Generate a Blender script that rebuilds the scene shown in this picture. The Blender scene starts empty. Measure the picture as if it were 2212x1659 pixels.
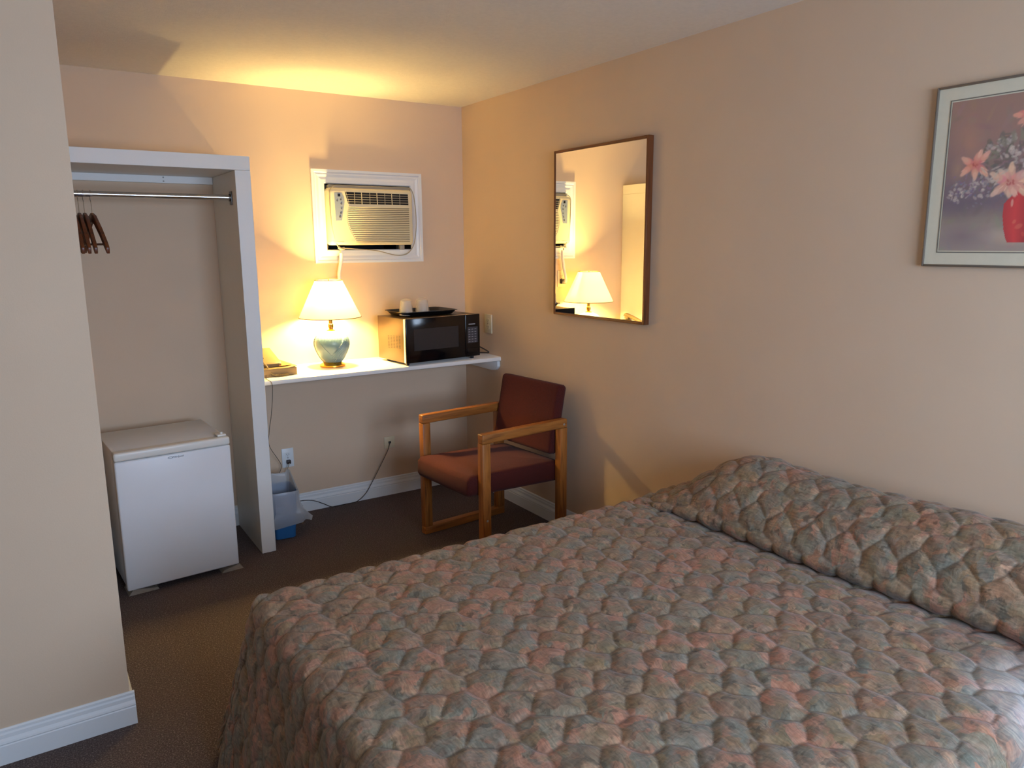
import bpy, bmesh, math, random
import numpy as np
from mathutils import Vector, Matrix
random.seed(4); np.random.seed(4)
PI = math.pi
scn = bpy.context.scene
COL = scn.collection
H = 2.44                                   # ceiling height
XP, YP = -2.285, -1.686                    # outer corner of the partition wall

# ------------------------------------------------------------------ helpers
def lin(c):
    return tuple(((v/12.92) if v <= .04045 else ((v+.055)/1.055)**2.4) for v in c)
def rgb(r, g, b):
    return lin((r/255, g/255, b/255)) + (1,)

class N:
    """small node-tree writer"""
    def __init__(s, name):
        s.m = bpy.data.materials.new(name); s.m.use_nodes = True
        s.t = s.m.node_tree; s.b = s.t.nodes['Principled BSDF']; s.out = s.t.nodes['Material Output']
    def n(s, kind, **kw):
        d = s.t.nodes.new(kind)
        for k, v in kw.items():
            if hasattr(d, k) and not (k in d.inputs): setattr(d, k, v)
        return d
    def l(s, a, b): s.t.links.new(a, b)
    def set(s, **kw):
        for k, v in kw.items():
            s.b.inputs[k.replace('_', ' ')].default_value = v
        return s
    def coord(s, kind='Object'):
        return s.n('ShaderNodeTexCoord').outputs[kind]
    def noise(s, vec, scale, detail=3, rough=.5, dist=0.):
        d = s.n('ShaderNodeTexNoise'); s.l(vec, d.inputs['Vector'])
        d.inputs['Scale'].default_value = scale; d.inputs['Detail'].default_value = detail
        d.inputs['Roughness'].default_value = rough; d.inputs['Distortion'].default_value = dist
        return d
    def mapping(s, vec, scale=(1,1,1), rot=(0,0,0), loc=(0,0,0)):
        d = s.n('ShaderNodeMapping'); s.l(vec, d.inputs['Vector'])
        d.inputs['Scale'].default_value = scale; d.inputs['Rotation'].default_value = rot
        d.inputs['Location'].default_value = loc
        return d.outputs['Vector']
    def ramp(s, fac, stops, interp='LINEAR'):
        d = s.n('ShaderNodeValToRGB'); s.l(fac, d.inputs['Fac']); cr = d.color_ramp; cr.interpolation = interp
        while len(cr.elements) < len(stops): cr.elements.new(.5)
        for e, (p, c) in zip(cr.elements, stops): e.position = p; e.color = c
        return d.outputs['Color']
    def mix(s, fac, a, b, mode='MIX'):
        d = s.n('ShaderNodeMix'); d.data_type = 'RGBA'; d.blend_type = mode
        for sock, v in ((d.inputs[0], fac), (d.inputs[6], a), (d.inputs[7], b)):
            if isinstance(v, (int, float, tuple)): sock.default_value = v
            else: s.l(v, sock)
        return d.outputs[2]
    def bump(s, height, strength=.3, dist=.002):
        d = s.n('ShaderNodeBump'); s.l(height, d.inputs['Height'])
        d.inputs['Strength'].default_value = strength; d.inputs['Distance'].default_value = dist
        s.l(d.outputs['Normal'], s.b.inputs['Normal'])

def plain(name, col, rough=.5, metal=0., var=0., scale=20., bump=0., bscale=200., spec=.5):
    m = N(name); m.set(Roughness=rough, Metallic=metal)
    m.b.inputs['Specular IOR Level'].default_value = spec
    co = m.coord()
    if var > 0:
        nz = m.noise(co, scale, 4)
        c2 = tuple(v*(1-var) for v in col[:3]) + (1,); c1 = tuple(min(1, v*(1+var)) for v in col[:3]) + (1,)
        m.l(m.ramp(nz.outputs['Fac'], [(.3, c2), (.7, c1)]), m.b.inputs['Base Color'])
    else:
        m.b.inputs['Base Color'].default_value = col
    if bump > 0:
        nb = m.noise(co, bscale, 3); m.bump(nb.outputs['Fac'], bump, .002)
    return m.m

M = {}
M['wall'] = plain('wall_paint', rgb(213, 189, 161), .7, var=.02, scale=3, bump=.12, bscale=260, spec=.25)
M['ceiling'] = plain('ceiling_paint', rgb(226, 221, 212), .85, var=.03, scale=60, bump=.5, bscale=150, spec=.2)
M['white'] = plain('white_gloss_paint', rgb(226, 230, 229), .38, var=.015, scale=5, bump=.05, bscale=90)
M['closet'] = plain('closet_white_paint', rgb(224, 224, 218), .45, var=.02, scale=4, bump=.06, bscale=120)
M['cream_wht'] = plain('shelf_white_laminate', rgb(234, 232, 224), .22, var=.01, scale=5)
M['fridge'] = plain('fridge_enamel', rgb(222, 224, 224), .32, var=.012, scale=7, bump=.06, bscale=420)
M['fridge_trim'] = plain('fridge_trim', rgb(226, 224, 214), .3)
M['grey_rubber'] = plain('grey_gasket', rgb(120, 118, 112), .6)
M['badge'] = plain('badge_grey', rgb(95, 92, 90), .4)
M['shim'] = plain('shim_wood', rgb(150, 140, 125), .8, var=.1, scale=40)
M['chrome'] = plain('chrome', rgb(215, 215, 215), .16, 1.)
M['steel_dark'] = plain('dark_steel', rgb(110, 105, 100), .35, 1.)
M['brass'] = plain('polished_brass', rgb(225, 170, 70), .18, 1.)
M['ac'] = plain('aged_cream_plastic', rgb(222, 210, 170), .42, var=.02, scale=8)
M['ac_grey'] = plain('ac_case_grey', rgb(150, 145, 132), .5)
M['ac_panel'] = plain('ac_panel_grey', rgb(140, 150, 162), .4)
M['ac_vane'] = plain('ac_vane', rgb(186, 176, 148), .45)
M['black'] = plain('black_plastic', rgb(14, 14, 15), .28)
M['void'] = plain('dark_inside', rgb(24, 21, 18), .8)
M['mw_black'] = plain('microwave_black_gloss', rgb(10, 10, 12), .12)
M['mw_win'] = plain('microwave_window', rgb(44, 44, 45), .22)
M['mw_side'] = plain('microwave_painted_steel', rgb(82, 62, 34), .36, .35, bump=.06, bscale=500)
M['mw_key'] = plain('keypad_grey', rgb(62, 62, 66), .4)
M['mw_mark'] = plain('keypad_marks', rgb(170, 170, 172), .4)
M['trayblk'] = plain('tray_black', rgb(16, 15, 15), .3, bump=.1, bscale=300)
M['maroon'] = None
M['ceramic'] = plain('blue_grey_ceramic', rgb(84, 114, 138), .26, var=.04, scale=10)
M['beige_pl'] = plain('beige_plastic', rgb(134, 114, 78), .42)
M['almond'] = plain('almond_plate', rgb(214, 203, 170), .4)
M['phone_dark'] = plain('phone_slots', rgb(60, 44, 24), .6)
M['phone_key'] = plain('phone_keys', rgb(70, 54, 30), .5)
M['orange_prt'] = plain('orange_print', rgb(196, 120, 50), .6)
M['pages'] = None
M['bin_blue'] = plain('blue_plastic', rgb(44, 104, 158), .4)
M['cord_grey'] = plain('cord_grey', rgb(160, 152, 128), .5)
M['cord_white'] = plain('cord_white', rgb(242, 238, 226), .5)
M['cord_dark'] = plain('cord_dark', rgb(58, 50, 46), .5)
M['plate_wht'] = plain('white_outlet_plate', rgb(222, 228, 228), .35)
M['slot'] = plain('outlet_slots', rgb(40, 38, 36), .6)
M['sleeve'] = plain('wall_sleeve', rgb(40, 36, 32), .7)
M['mat'] = plain('picture_mat', rgb(216, 208, 182), .8, var=.02, scale=40)
M['mat_in'] = plain('picture_mat_inner', rgb(122, 116, 104), .6)
M['pframe'] = plain('pewter_frame', rgb(132, 122, 110), .4, .5)
M['stain'] = plain('stain_grey', rgb(150, 150, 146), .7)

# wood with grain along local axis
def wood(name, c1, c2, axis, rough=.4, scale=1.):
    m = N(name); m.set(Roughness=rough)
    sc = [26*scale, 26*scale, 26*scale]; sc[axis] = 1.6*scale
    v = m.mapping(m.coord(), tuple(sc))
    n1 = m.noise(v, 2.2, 5, .6, .8)
    sc2 = [160*scale]*3; sc2[axis] = 7*scale
    n2 = m.noise(m.mapping(m.coord(), tuple(sc2)), 1.4, 3, .6)
    c = m.ramp(n1.outputs['Fac'], [(.32, c2), (.5, c1), (.68, tuple(min(1, v*1.18) for v in c1[:3])+(1,))])
    c = m.mix(.32, c, m.ramp(n2.outputs['Fac'], [(.35, c2), (.6, c1)]), 'MIX')
    m.l(c, m.b.inputs['Base Color']); m.bump(n2.outputs['Fac'], .1, .001)
    return m.m
OAK1, OAK2 = rgb(160, 100, 42), rgb(104, 58, 22)
M['oak_x'] = wood('honey_oak_x', OAK1, OAK2, 0)
M['oak_z'] = wood('honey_oak_z', OAK1, OAK2, 2)
M['mir_y'] = wood('walnut_y', rgb(112, 62, 28), rgb(66, 34, 14), 1, .4)
M['mir_z'] = wood('walnut_z', rgb(112, 62, 28), rgb(66, 34, 14), 2, .4)
M['hanger'] = wood('hanger_wood', rgb(104, 54, 24), rgb(54, 26, 12), 1, .35)

def mk_maroon():
    m = N('maroon_weave'); m.set(Roughness=.9)
    m.b.inputs['Sheen Weight'].default_value = .05; m.b.inputs['Specular IOR Level'].default_value = .2
    v = m.coord(); n1 = m.noise(v, 420, 2); n2 = m.noise(v, 6, 3)
    c = m.ramp(n1.outputs['Fac'], [(.3, rgb(50, 18, 15)), (.7, rgb(86, 32, 26))])
    c = m.mix(m.ramp(n2.outputs['Fac'], [(.4, (0,0,0,1)), (.65, (.35,.35,.35,1))]), c, rgb(76, 26, 21))
    m.l(c, m.b.inputs['Base Color']); m.bump(n1.outputs['Fac'], .5, .0015); return m.m
M['maroon'] = mk_maroon()

def mk_pages():
    m = N('book_pages'); m.set(Roughness=.85)
    v = m.mapping(m.coord(), (3, 3, 900)); n1 = m.noise(v, 1, 2)
    m.l(m.ramp(n1.outputs['Fac'], [(.3, rgb(132, 108, 74)), (.7, rgb(164, 138, 98))]), m.b.inputs['Base Color'])
    m.bump(n1.outputs['Fac'], .3, .001); return m.m
M['pages'] = mk_pages()

def mk_carpet():
    m = N('carpet'); m.set(Roughness=.95); m.b.inputs['Specular IOR Level'].default_value = .1
    v = m.coord(); n1 = m.noise(v, 190, 3, .7); n2 = m.noise(v, 70, 4, .7); n3 = m.noise(v, 3, 2)
    c = m.ramp(n1.outputs['Fac'], [(.30, rgb(60, 52, 51)), (.52, rgb(102, 90, 87)), (.72, rgb(174, 158, 152))])
    c = m.mix(m.ramp(n2.outputs['Fac'], [(.35, (0,0,0,1)), (.65, (.6,.6,.6,1))]), c, rgb(90, 80, 78))
    c = m.mix(m.ramp(n3.outputs['Fac'], [(.4, (0,0,0,1)), (.7, (.25,.25,.25,1))]), c, rgb(108, 94, 88))
    m.l(c, m.b.inputs['Base Color'])
    a = m.n('ShaderNodeMath', operation='ADD'); m.l(n1.outputs['Fac'], a.inputs[0]); m.l(n2.outputs['Fac'], a.inputs[1])
    m.bump(a.outputs[0], .9, .006); return m.m
M['carpet'] = mk_carpet()

def mk_shade():
    m = N('lamp_shade_fabric')
    t = m.t; t.nodes.remove(m.b)
    d = m.n('ShaderNodeBsdfDiffuse'); d.inputs['Color'].default_value = rgb(226, 212, 180)
    tr = m.n('ShaderNodeBsdfTranslucent'); tr.inputs['Color'].default_value = rgb(250, 236, 206)
    mx = m.n('ShaderNodeMixShader'); mx.inputs[0].default_value = .11
    m.l(d.outputs[0], mx.inputs[1]); m.l(tr.outputs[0], mx.inputs[2]); m.l(mx.outputs[0], m.out.inputs['Surface'])
    n1 = m.noise(m.mapping(m.coord(), (1, 1, 8)), 90, 2)
    bp = m.n('ShaderNodeBump'); bp.inputs['Strength'].default_value = .08; m.l(n1.outputs['Fac'], bp.inputs['Height'])
    m.l(bp.outputs[0], d.inputs['Normal'])
    return m.m
M['shade'] = mk_shade()
M['shade_trim'] = plain('shade_trim', rgb(120, 98, 56), .7)

def mk_bulb():
    m = N('bulb_glass'); m.set(Roughness=.4)
    m.b.inputs['Base Color'].default_value = (1, .95, .85, 1)
    m.b.inputs['Emission Color'].default_value = (1, .66, .28, 1); m.b.inputs['Emission Strength'].default_value = 30
    return m.m
M['bulb'] = mk_bulb()

def mk_film(name, col, tr=.45):
    m = N(name); t = m.t
    m.set(Roughness=.3); m.b.inputs['Base Color'].default_value = col
    tb = m.n('ShaderNodeBsdfTransparent'); tl = m.n('ShaderNodeBsdfTranslucent'); tl.inputs['Color'].default_value = col
    m1 = m.n('ShaderNodeMixShader'); m1.inputs[0].default_value = .4
    m.l(m.b.outputs[0], m1.inputs[1]); m.l(tl.outputs[0], m1.inputs[2])
    m2 = m.n('ShaderNodeMixShader'); m2.inputs[0].default_value = tr
    m.l(m1.outputs[0], m2.inputs[1]); m.l(tb.outputs[0], m2.inputs[2]); m.l(m2.outputs[0], m.out.inputs['Surface'])
    return m.m
M['liner'] = mk_film('bin_liner_film', rgb(222, 226, 228), .34)
M['cup'] = mk_film('cup_plastic', rgb(236, 232, 222), .30)
M['wrap'] = mk_film('cup_wrapper', rgb(235, 232, 225), .72)

def mk_mirror():
    m = N('mirror_silver'); m.set(Roughness=.0, Metallic=1.); m.b.inputs['Base Color'].default_value = (.93, .92, .86, 1); return m.m
M['mirror'] = mk_mirror()
def mk_glass():
    m = N('window_glass'); t = m.t
    g = m.n('ShaderNodeBsdfGlossy'); g.inputs['Roughness'].default_value = .02
    tb = m.n('ShaderNodeBsdfTransparent'); fr = m.n('ShaderNodeFresnel'); fr.inputs['IOR'].default_value = 1.45
    mx = m.n('ShaderNodeMixShader'); m.l(fr.outputs[0], mx.inputs[0]); m.l(tb.outputs[0], mx.inputs[1]); m.l(g.outputs[0], mx.inputs[2])
    m.l(mx.outputs[0], m.out.inputs['Surface']); return m.m
M['glass'] = mk_glass()

def mk_attr(name, attr, rough=.5):
    m = N(name); m.set(Roughness=rough)
    a = m.n('ShaderNodeVertexColor'); a.layer_name = attr
    m.l(a.outputs['Color'], m.b.inputs['Base Color']); return m.m
M['art'] = mk_attr('painted_print', 'paint', .55)

def mk_spread():
    m = N('quilted_print'); m.set(Roughness=.72); m.b.inputs['Specular IOR Level'].default_value = .35
    m.b.inputs['Sheen Weight'].default_value = .15
    uv = m.n('ShaderNodeUVMap').outputs['UV']
    d = m.noise(uv, 9, 3, .6)                       # warp for brushy edges
    vm = m.n('ShaderNodeVectorMath', operation='MULTIPLY_ADD'); m.l(d.outputs['Color'], vm.inputs[0])
    vm.inputs[1].default_value = (.07, .07, 0); m.l(uv, vm.inputs[2]); w = vm.outputs[0]
    d2 = m.noise(uv, 45, 3, .6)
    vm2 = m.n('ShaderNodeVectorMath', operation='MULTIPLY_ADD'); m.l(d2.outputs['Color'], vm2.inputs[0])
    vm2.inputs[1].default_value = (.026, .026, 0); m.l(w, vm2.inputs[2]); w2 = vm2.outputs[0]
    def vor(scale, vec, loc):
        v = m.n('ShaderNodeTexVoronoi'); v.feature = 'F1'; v.inputs['Scale'].default_value = scale
        m.l(m.mapping(vec, (1, 1.25, 1), (0, 0, .4), loc), v.inputs['Vector'])
        s = m.n('ShaderNodeSeparateColor'); m.l(v.outputs['Color'], s.inputs[0]); return s.outputs[0], s.outputs[1]
    a1, a2 = vor(11, w2, (0, 0, 0)); b1, b2 = vor(27, w2, (3.3, 1.2, 0)); c1_, c2_ = vor(17, w2, (7.7, 4.1, 0))
    rose, taupe, teal, olive = rgb(190, 132, 112), rgb(158, 134, 110), rgb(144, 140, 126), rgb(140, 120, 88)
    cream, slate, rust, mauve = rgb(198, 160, 134), rgb(138, 136, 130), rgb(172, 118, 86), rgb(166, 138, 126)
    base = m.ramp(a1, [(0, taupe), (.16, olive), (.30, teal), (.44, rgb(128, 110, 94)), (.58, rose), (.70, rgb(130, 128, 120)), (.82, rgb(150, 112, 92)), (.92, slate)], 'CONSTANT')
    sec = m.ramp(b1, [(0, rgb(120, 102, 88)), (.18, rose), (.32, teal), (.46, mauve), (.58, olive), (.70, cream), (.80, rust), (.9, rgb(104, 112, 108))], 'CONSTANT')
    thd = m.ramp(c1_, [(0, rose), (.25, rgb(134, 126, 110)), (.5, rgb(152, 130, 98)), (.75, rgb(116, 126, 124))], 'CONSTANT')
    n1 = m.noise(uv, 14, 4, .6); n2 = m.noise(w, 8, 3, .6)
    c = m.mix(m.ramp(n1.outputs['Fac'], [(.47, (0,0,0,1)), (.56, (.85,.85,.85,1))]), base, sec)
    c = m.mix(m.ramp(n2.outputs['Fac'], [(.52, (0,0,0,1)), (.60, (.75,.75,.75,1))]), c, thd)
    ns = m.noise(w2, 12, 4, .55); ns2 = m.noise(w, 23, 4, .6)
    soft = m.ramp(ns.outputs['Fac'], [(.28, rgb(120, 108, 84)), (.38, rgb(150, 128, 104)), (.45, rgb(138, 140, 130)), (.52, rgb(156, 132, 118)), (.58, rgb(188, 134, 114)), (.66, rgb(168, 142, 122)), (.74, rgb(128, 134, 136))])
    soft2 = m.ramp(ns2.outputs['Fac'], [(.3, rgb(112, 98, 76)), (.42, rgb(178, 126, 106)), (.5, rgb(146, 134, 116)), (.58, rgb(132, 138, 134)), (.7, rgb(196, 160, 136))])
    c = m.mix(.24, c, soft); c = m.mix(.14, c, soft2)
    # brush streaks
    st = m.noise(m.mapping(w, (150, 26, 1), (0, 0, .9)), 1.0, 4, .65)
    st2 = m.noise(m.mapping(w, (30, 130, 1), (0, 0, .3)), 1.0, 4, .65)
    c = m.mix(.62, c, m.ramp(st.outputs['Fac'], [(.3, (.24,.22,.19,1)), (.5, (.5,.5,.5,1)), (.7, (.80,.77,.74,1))]), 'OVERLAY')
    c = m.mix(.42, c, m.ramp(st2.outputs['Fac'], [(.3, (.25,.23,.22,1)), (.7, (.76,.75,.76,1))]), 'OVERLAY')
    # dark accents between blossoms
    n3 = m.noise(w2, 30, 3, .6)
    c = m.mix(m.ramp(n3.outputs['Fac'], [(.57, (0,0,0,1)), (.66, (.6,.6,.6,1))]), c, rgb(70, 62, 50))
    c = m.mix(1., c, (.72, .68, .56, 1), 'MULTIPLY')
    # pale blossom near the head-side edge of the print repeat
    sp = m.n('ShaderNodeVectorMath', operation='DISTANCE'); m.l(w, sp.inputs[0]); sp.inputs[1].default_value = SPOT
    r = m.n('ShaderNodeMapRange'); m.l(sp.outputs['Value'], r.inputs[0])
    r.inputs[1].default_value = .26; r.inputs[2].default_value = .08; r.inputs[3].default_value = 0; r.inputs[4].default_value = .72
    c = m.mix(r.outputs[0], c, m.ramp(st.outputs['Fac'], [(.3, rgb(150, 160, 172)), (.55, rgb(206, 206, 200)), (.75, rgb(226, 222, 214))]))
    at0 = m.n('ShaderNodeAttribute'); at0.attribute_name = 'seam'
    seam_shade = m.ramp(at0.outputs['Fac'], [(.0, (.45, .45, .45, 1)), (.0014, (.3, .3, .3, 1)), (.0026, (0, 0, 0, 1))])
    c = m.mix(seam_shade, c, rgb(84, 74, 64))          # seam lines darkened in the colour to strengthen the groove shade
    m.l(c, m.b.inputs['Base Color'])
    at_ = m.n('ShaderNodeAttribute'); at_.attribute_name = 'seam'
    wv = m.noise(uv, 500, 2)
    mr_ = m.n('ShaderNodeMapRange'); m.l(at_.outputs['Fac'], mr_.inputs[0]); mr_.interpolation_type = 'SMOOTHSTEP'
    mr_.inputs[1].default_value = 0.; mr_.inputs[2].default_value = .0065; mr_.inputs[3].default_value = 0; mr_.inputs[4].default_value = 1
    b1_ = m.n('ShaderNodeBump'); b1_.inputs['Strength'].default_value = .4; b1_.inputs['Distance'].default_value = .0025; m.l(mr_.outputs[0], b1_.inputs['Height'])
    b2_ = m.n('ShaderNodeBump'); b2_.inputs['Strength'].default_value = .25; b2_.inputs['Distance'].default_value = .0012
    m.l(wv.outputs['Fac'], b2_.inputs['Height']); m.l(b1_.outputs[0], b2_.inputs['Normal']); m.l(b2_.outputs[0], m.b.inputs['Normal'])
    return m.m

# ---- mesh helpers
def nb(): return bmesh.new()
def box(bm, x0, x1, y0, y1, z0, z1, bev=0., seg=2):
    r = bmesh.ops.create_cube(bm, size=1.)
    vs = r['verts']
    for v in vs:
        v.co = Vector((x0+(v.co.x+.5)*(x1-x0), y0+(v.co.y+.5)*(y1-y0), z0+(v.co.z+.5)*(z1-z0)))
    if bev > 0:
        es = list({e for v in vs for e in v.link_edges})
        bmesh.ops.bevel(bm, geom=es, offset=bev, segments=seg, profile=.5, affect='EDGES')
    return vs
def cyl(bm, p0, p1, r0, r1=None, seg=24):
    r1 = r0 if r1 is None else r1
    p0, p1 = Vector(p0), Vector(p1); d = p1-p0
    mt = Matrix.Translation((p0+p1)/2) @ d.to_track_quat('Z', 'Y').to_matrix().to_4x4()
    bmesh.ops.create_cone(bm, cap_ends=True, segments=seg, radius1=r0, radius2=r1, depth=d.length, matrix=mt)
def smooth_path(pts, n=8):
    P = [Vector(p) for p in pts]; out = []
    for i in range(len(P)-1):
        a = P[max(0, i-1)]; b = P[i]; c = P[i+1]; d = P[min(len(P)-1, i+2)]
        for k in range(n):
            t = k/n
            out.append(.5*((2*b)+(c-a)*t+(2*a-5*b+4*c-d)*t*t+(3*b-a-3*c+d)*t**3))
    out.append(P[-1]); return out
def tube(bm, pts, r, seg=10, sm=8, cap=True, closed=False):
    P = smooth_path(pts, sm) if sm > 1 else [Vector(p) for p in pts]
    n = len(P); rings = []; up = None
    for i, p in enumerate(P):
        if closed: t = P[(i+1) % n]-P[i-1]
        else: t = P[min(n-1, i+1)]-P[max(0, i-1)]
        t.normalize()
        if up is None:
            up = Vector((0, 0, 1)) if abs(t.z) < .9 else Vector((1, 0, 0))
        s = t.cross(up).normalized(); up = s.cross(t).normalized()
        rr = r(i/(n-1)) if callable(r) else r
        rings.append([bm.verts.new(p+s*math.cos(2*PI*k/seg)*rr+up*math.sin(2*PI*k/seg)*rr) for k in range(seg)])
    for i in range(n if closed else n-1):
        A, B = rings[i], rings[(i+1) % n]
        for k in range(seg):
            bm.faces.new((A[k], A[(k+1) % seg], B[(k+1) % seg], B[k]))
    if cap and not closed:
        bm.faces.new(rings[0][::-1]); bm.faces.new(rings[-1])
def lathe(bm, prof, seg=48, c=(0, 0, 0), disp=None, cap=False):
    rings = []
    for (r, z) in prof:
        ring = []
        for k in range(seg):
            a = 2*PI*k/seg; rr = r+(disp(a, z, r) if disp else 0)
            ring.append(bm.verts.new((c[0]+rr*math.cos(a), c[1]+rr*math.sin(a), c[2]+z)))
        rings.append(ring)
    for A, B in zip(rings, rings[1:]):
        for k in range(seg): bm.faces.new((A[k], A[(k+1) % seg], B[(k+1) % seg], B[k]))
    if cap:
        bm.faces.new(rings[0][::-1]); bm.faces.new(rings[-1])
def prism(bm, outline, axis, a0, a1, bev=0.):
    """outline: 2D points; extruded along axis ('x','y','z')"""
    def P(u, v, a): return {'x': (a, u, v), 'y': (u, a, v), 'z': (u, v, a)}[axis]
    A = [bm.verts.new(P(u, v, a0)) for u, v in outline]; B = [bm.verts.new(P(u, v, a1)) for u, v in outline]
    fs = [bm.faces.new(A), bm.faces.new(B[::-1])]
    n = len(A)
    for i in range(n): fs.append(bm.faces.new((A[i], B[i], B[(i+1) % n], A[(i+1) % n])))
    if bev:
        es = list({e for f in fs for e in f.edges})
        bmesh.ops.bevel(bm, geom=es, offset=bev, segments=2, profile=.5, affect='EDGES')
def sheet(bm, G):
    V = [[bm.verts.new(p) for p in row] for row in G]
    for i in range(len(V)-1):
        for j in range(len(V[0])-1):
            bm.faces.new((V[i][j], V[i+1][j], V[i+1][j+1], V[i][j+1]))
    return V
def build(name, bm, mat, parent=None, smooth=True, angle=40, loc=None, rot=None, recalc=True):
    if recalc: bmesh.ops.recalc_face_normals(bm, faces=bm.faces[:])
    me = bpy.data.meshes.new(name); bm.to_mesh(me); bm.free()
    mats = mat if isinstance(mat, (list, tuple)) else [mat]
    for mm in mats: me.materials.append(mm)
    if smooth:
        me.polygons.foreach_set('use_smooth', [True]*len(me.polygons))
        try: me.set_sharp_from_angle(angle=math.radians(angle))
        except Exception: pass
    o = bpy.data.objects.new(name, me); COL.objects.link(o)
    if parent is not None: o.parent = parent
    if loc: o.location = loc
    if rot: o.rotation_euler = rot
    return o
def tag(o, label, cat, group=None, kind=None):
    if label: o['label'] = label
    if cat: o['category'] = cat
    if group: o['group'] = group
    if kind: o['kind'] = kind
    return o
def thing(name, label, cat, loc=(0, 0, 0), rz=0., group=None):
    o = bpy.data.objects.new(name, None); COL.objects.link(o); o.empty_display_size = .05
    o.location = loc; o.rotation_euler = (0, 0, rz)
    return tag(o, label, cat, group)
def struct(name, bm, mat, parent=None, smooth=False, label=None):
    o = build(name, bm, mat, parent, smooth=smooth)
    if parent is None:
        o['kind'] = 'structure'
    if label: o['label'] = label
    return o
def text_mesh(name, body, size, mat, parent, mtx, extrude=.0004, shear=0.):
    cu = bpy.data.curves.new(name, 'FONT'); cu.body = body; cu.size = size; cu.extrude = extrude
    cu.align_x = 'CENTER'; cu.align_y = 'CENTER'; cu.shear = shear
    o = bpy.data.objects.new(name, cu); COL.objects.link(o)
    dg = bpy.context.evaluated_depsgraph_get(); me = bpy.data.meshes.new_from_object(o.evaluated_get(dg))
    bpy.data.objects.remove(o); me.materials.clear(); me.materials.append(mat)
    q = bpy.data.objects.new(name, me); COL.objects.link(q); q.parent = parent; q.matrix_local = mtx
    return q

# ------------------------------------------------------------------ the room
XL, YF = -3.75, -5.45
b = nb(); box(b, XL-.1, .12, YF-.1, .12, -.1, 0); struct('floor', b, M['carpet'], label='dark brown speckled carpet')
b = nb(); box(b, XL-.1, .12, YF-.1, .12, H, H+.1); struct('ceiling', b, M['ceiling'], label='off-white textured ceiling')
AX0, AX1, AZ0, AZ1 = -.918, -.374, 1.553, 1.945     # opening of the air conditioner
b = nb()
box(b, XL-.1, AX0, 0, .12, 0, H); box(b, AX1, .12, 0, .12, 0, H)
box(b, AX0, AX1, 0, .12, 0, AZ0); box(b, AX0, AX1, 0, .12, AZ1, H)
struct('wall_back', b, M['wall'], label='beige painted wall behind the shelf')
b = nb(); box(b, 0, .12, YF-.1, 0, 0, H); struct('wall_right', b, M['wall'], label='beige painted wall with the mirror')
b = nb(); box(b, XL-.1, XL, YF, 0, 0, H); struct('wall_left', b, M['wall'])
b = nb(); box(b, XL, XP, YP, YP+.11, 0, H); box(b, XP-.11, XP, YP+.11, 0, 0, H)
struct('wall_partition', b, M['wall'], label='beige painted wall in the foreground at left')
WX0, WX1, WZ0, WZ1 = -2.15, -.35, .85, 2.05          # window behind the camera
b = nb()
box(b, XL-.1, WX0, YF-.12, YF, 0, H); box(b, WX1, .12, YF-.12, YF, 0, H)
box(b, WX0, WX1, YF-.12, YF, 0, WZ0); box(b, WX0, WX1, YF-.12, YF, WZ1, H)
struct('wall_front', b, M['wall'])
b = nb(); fw = .05
for (x0, x1, z0, z1) in ((WX0, WX0+fw, WZ0, WZ1), (WX1-fw, WX1, WZ0, WZ1), (WX0+fw, WX1-fw, WZ0, WZ0+fw), (WX0+fw, WX1-fw, WZ1-fw, WZ1),
                         ((WX0+WX1)/2-.025, (WX0+WX1)/2+.025, WZ0+fw, WZ1-fw)):
    box(b, x0, x1, YF-.09, YF-.03, z0, z1, .004)
win = struct('window_1', b, M['white'])
b = nb(); box(b, WX0+fw, WX1-fw, YF-.063, YF-.057, WZ0+fw, WZ1-fw); struct('window_pane', b, M['glass'], win)

# baseboards: moulded profile (distance from wall, height)
BP = [(0, 0), (.014, 0), (.014, .062), (.0125, .066), (.014, .070), (.0125, .076), (.009, .086), (.0085, .098), (.0065, .104), (.0065, .112), (.003, .117), (0, .117)]
def base_x(bm, x0, x1, yw):                 # wall facing -y
    prism(bm, [(yw-d, z) for d, z in BP], 'x', x0, x1)
b = nb(); base_x(b, -1.461, -.0, 0); base_x(b, XP, -1.534, 0)
struct('baseboard_back', b, M['white'], label='white moulded baseboard under the shelf')
b = nb(); prism(b, [(-d, z) for d, z in BP], 'y', YF, -.014); struct('baseboard_right', b, M['white'], label='white moulded baseboard behind the chair')
b = nb()
base_x(b, XL, XP+.014, YP)
prism(b, [(XP+d, z) for d, z in BP], 'y', YP, -.0)
struct('baseboard_partition', b, M['white'], label='white moulded baseboard of the foreground wall')

# ------------------------------------------------------------------ closet (open wardrobe frame)
CX0, CX1, CY = -1.534, -1.461, -.503
cl = thing('closet', 'open white painted closet frame with a hanging rod over the small fridge', 'closet', (-1.5, -.25, 0))
def loc_of(o): return Vector(o.location)
def shift(bm, o):
    bmesh.ops.translate(bm, verts=bm.verts[:], vec=-Vector(o.location))
b = nb(); box(b, CX0, CX1, CY, -.0012, 0, 1.9465, .0015, 1); shift(b, cl); build('side_panel', b, M['closet'], cl)
b = nb(); box(b, XP+.001, CX1, CY, -.0012, 1.947, 2.013, .0015, 1); shift(b, cl); build('top_panel', b, M['closet'], cl)
b = nb(); box(b, XP+.001, CX0-.001, -.02, -.0012, 1.91, 1.9465, .001, 1); shift(b, cl); build('wall_cleat', b, M['closet'], cl)
b = nb()
for z in (1.919, 1.938):
    cyl(b, (-1.775, -.0215, z), (-1.775, -.019, z), .004, seg=12)
shift(b, cl); build('screw', b, M['stain'], cl)
RY, RZ = -.402, 1.823
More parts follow.
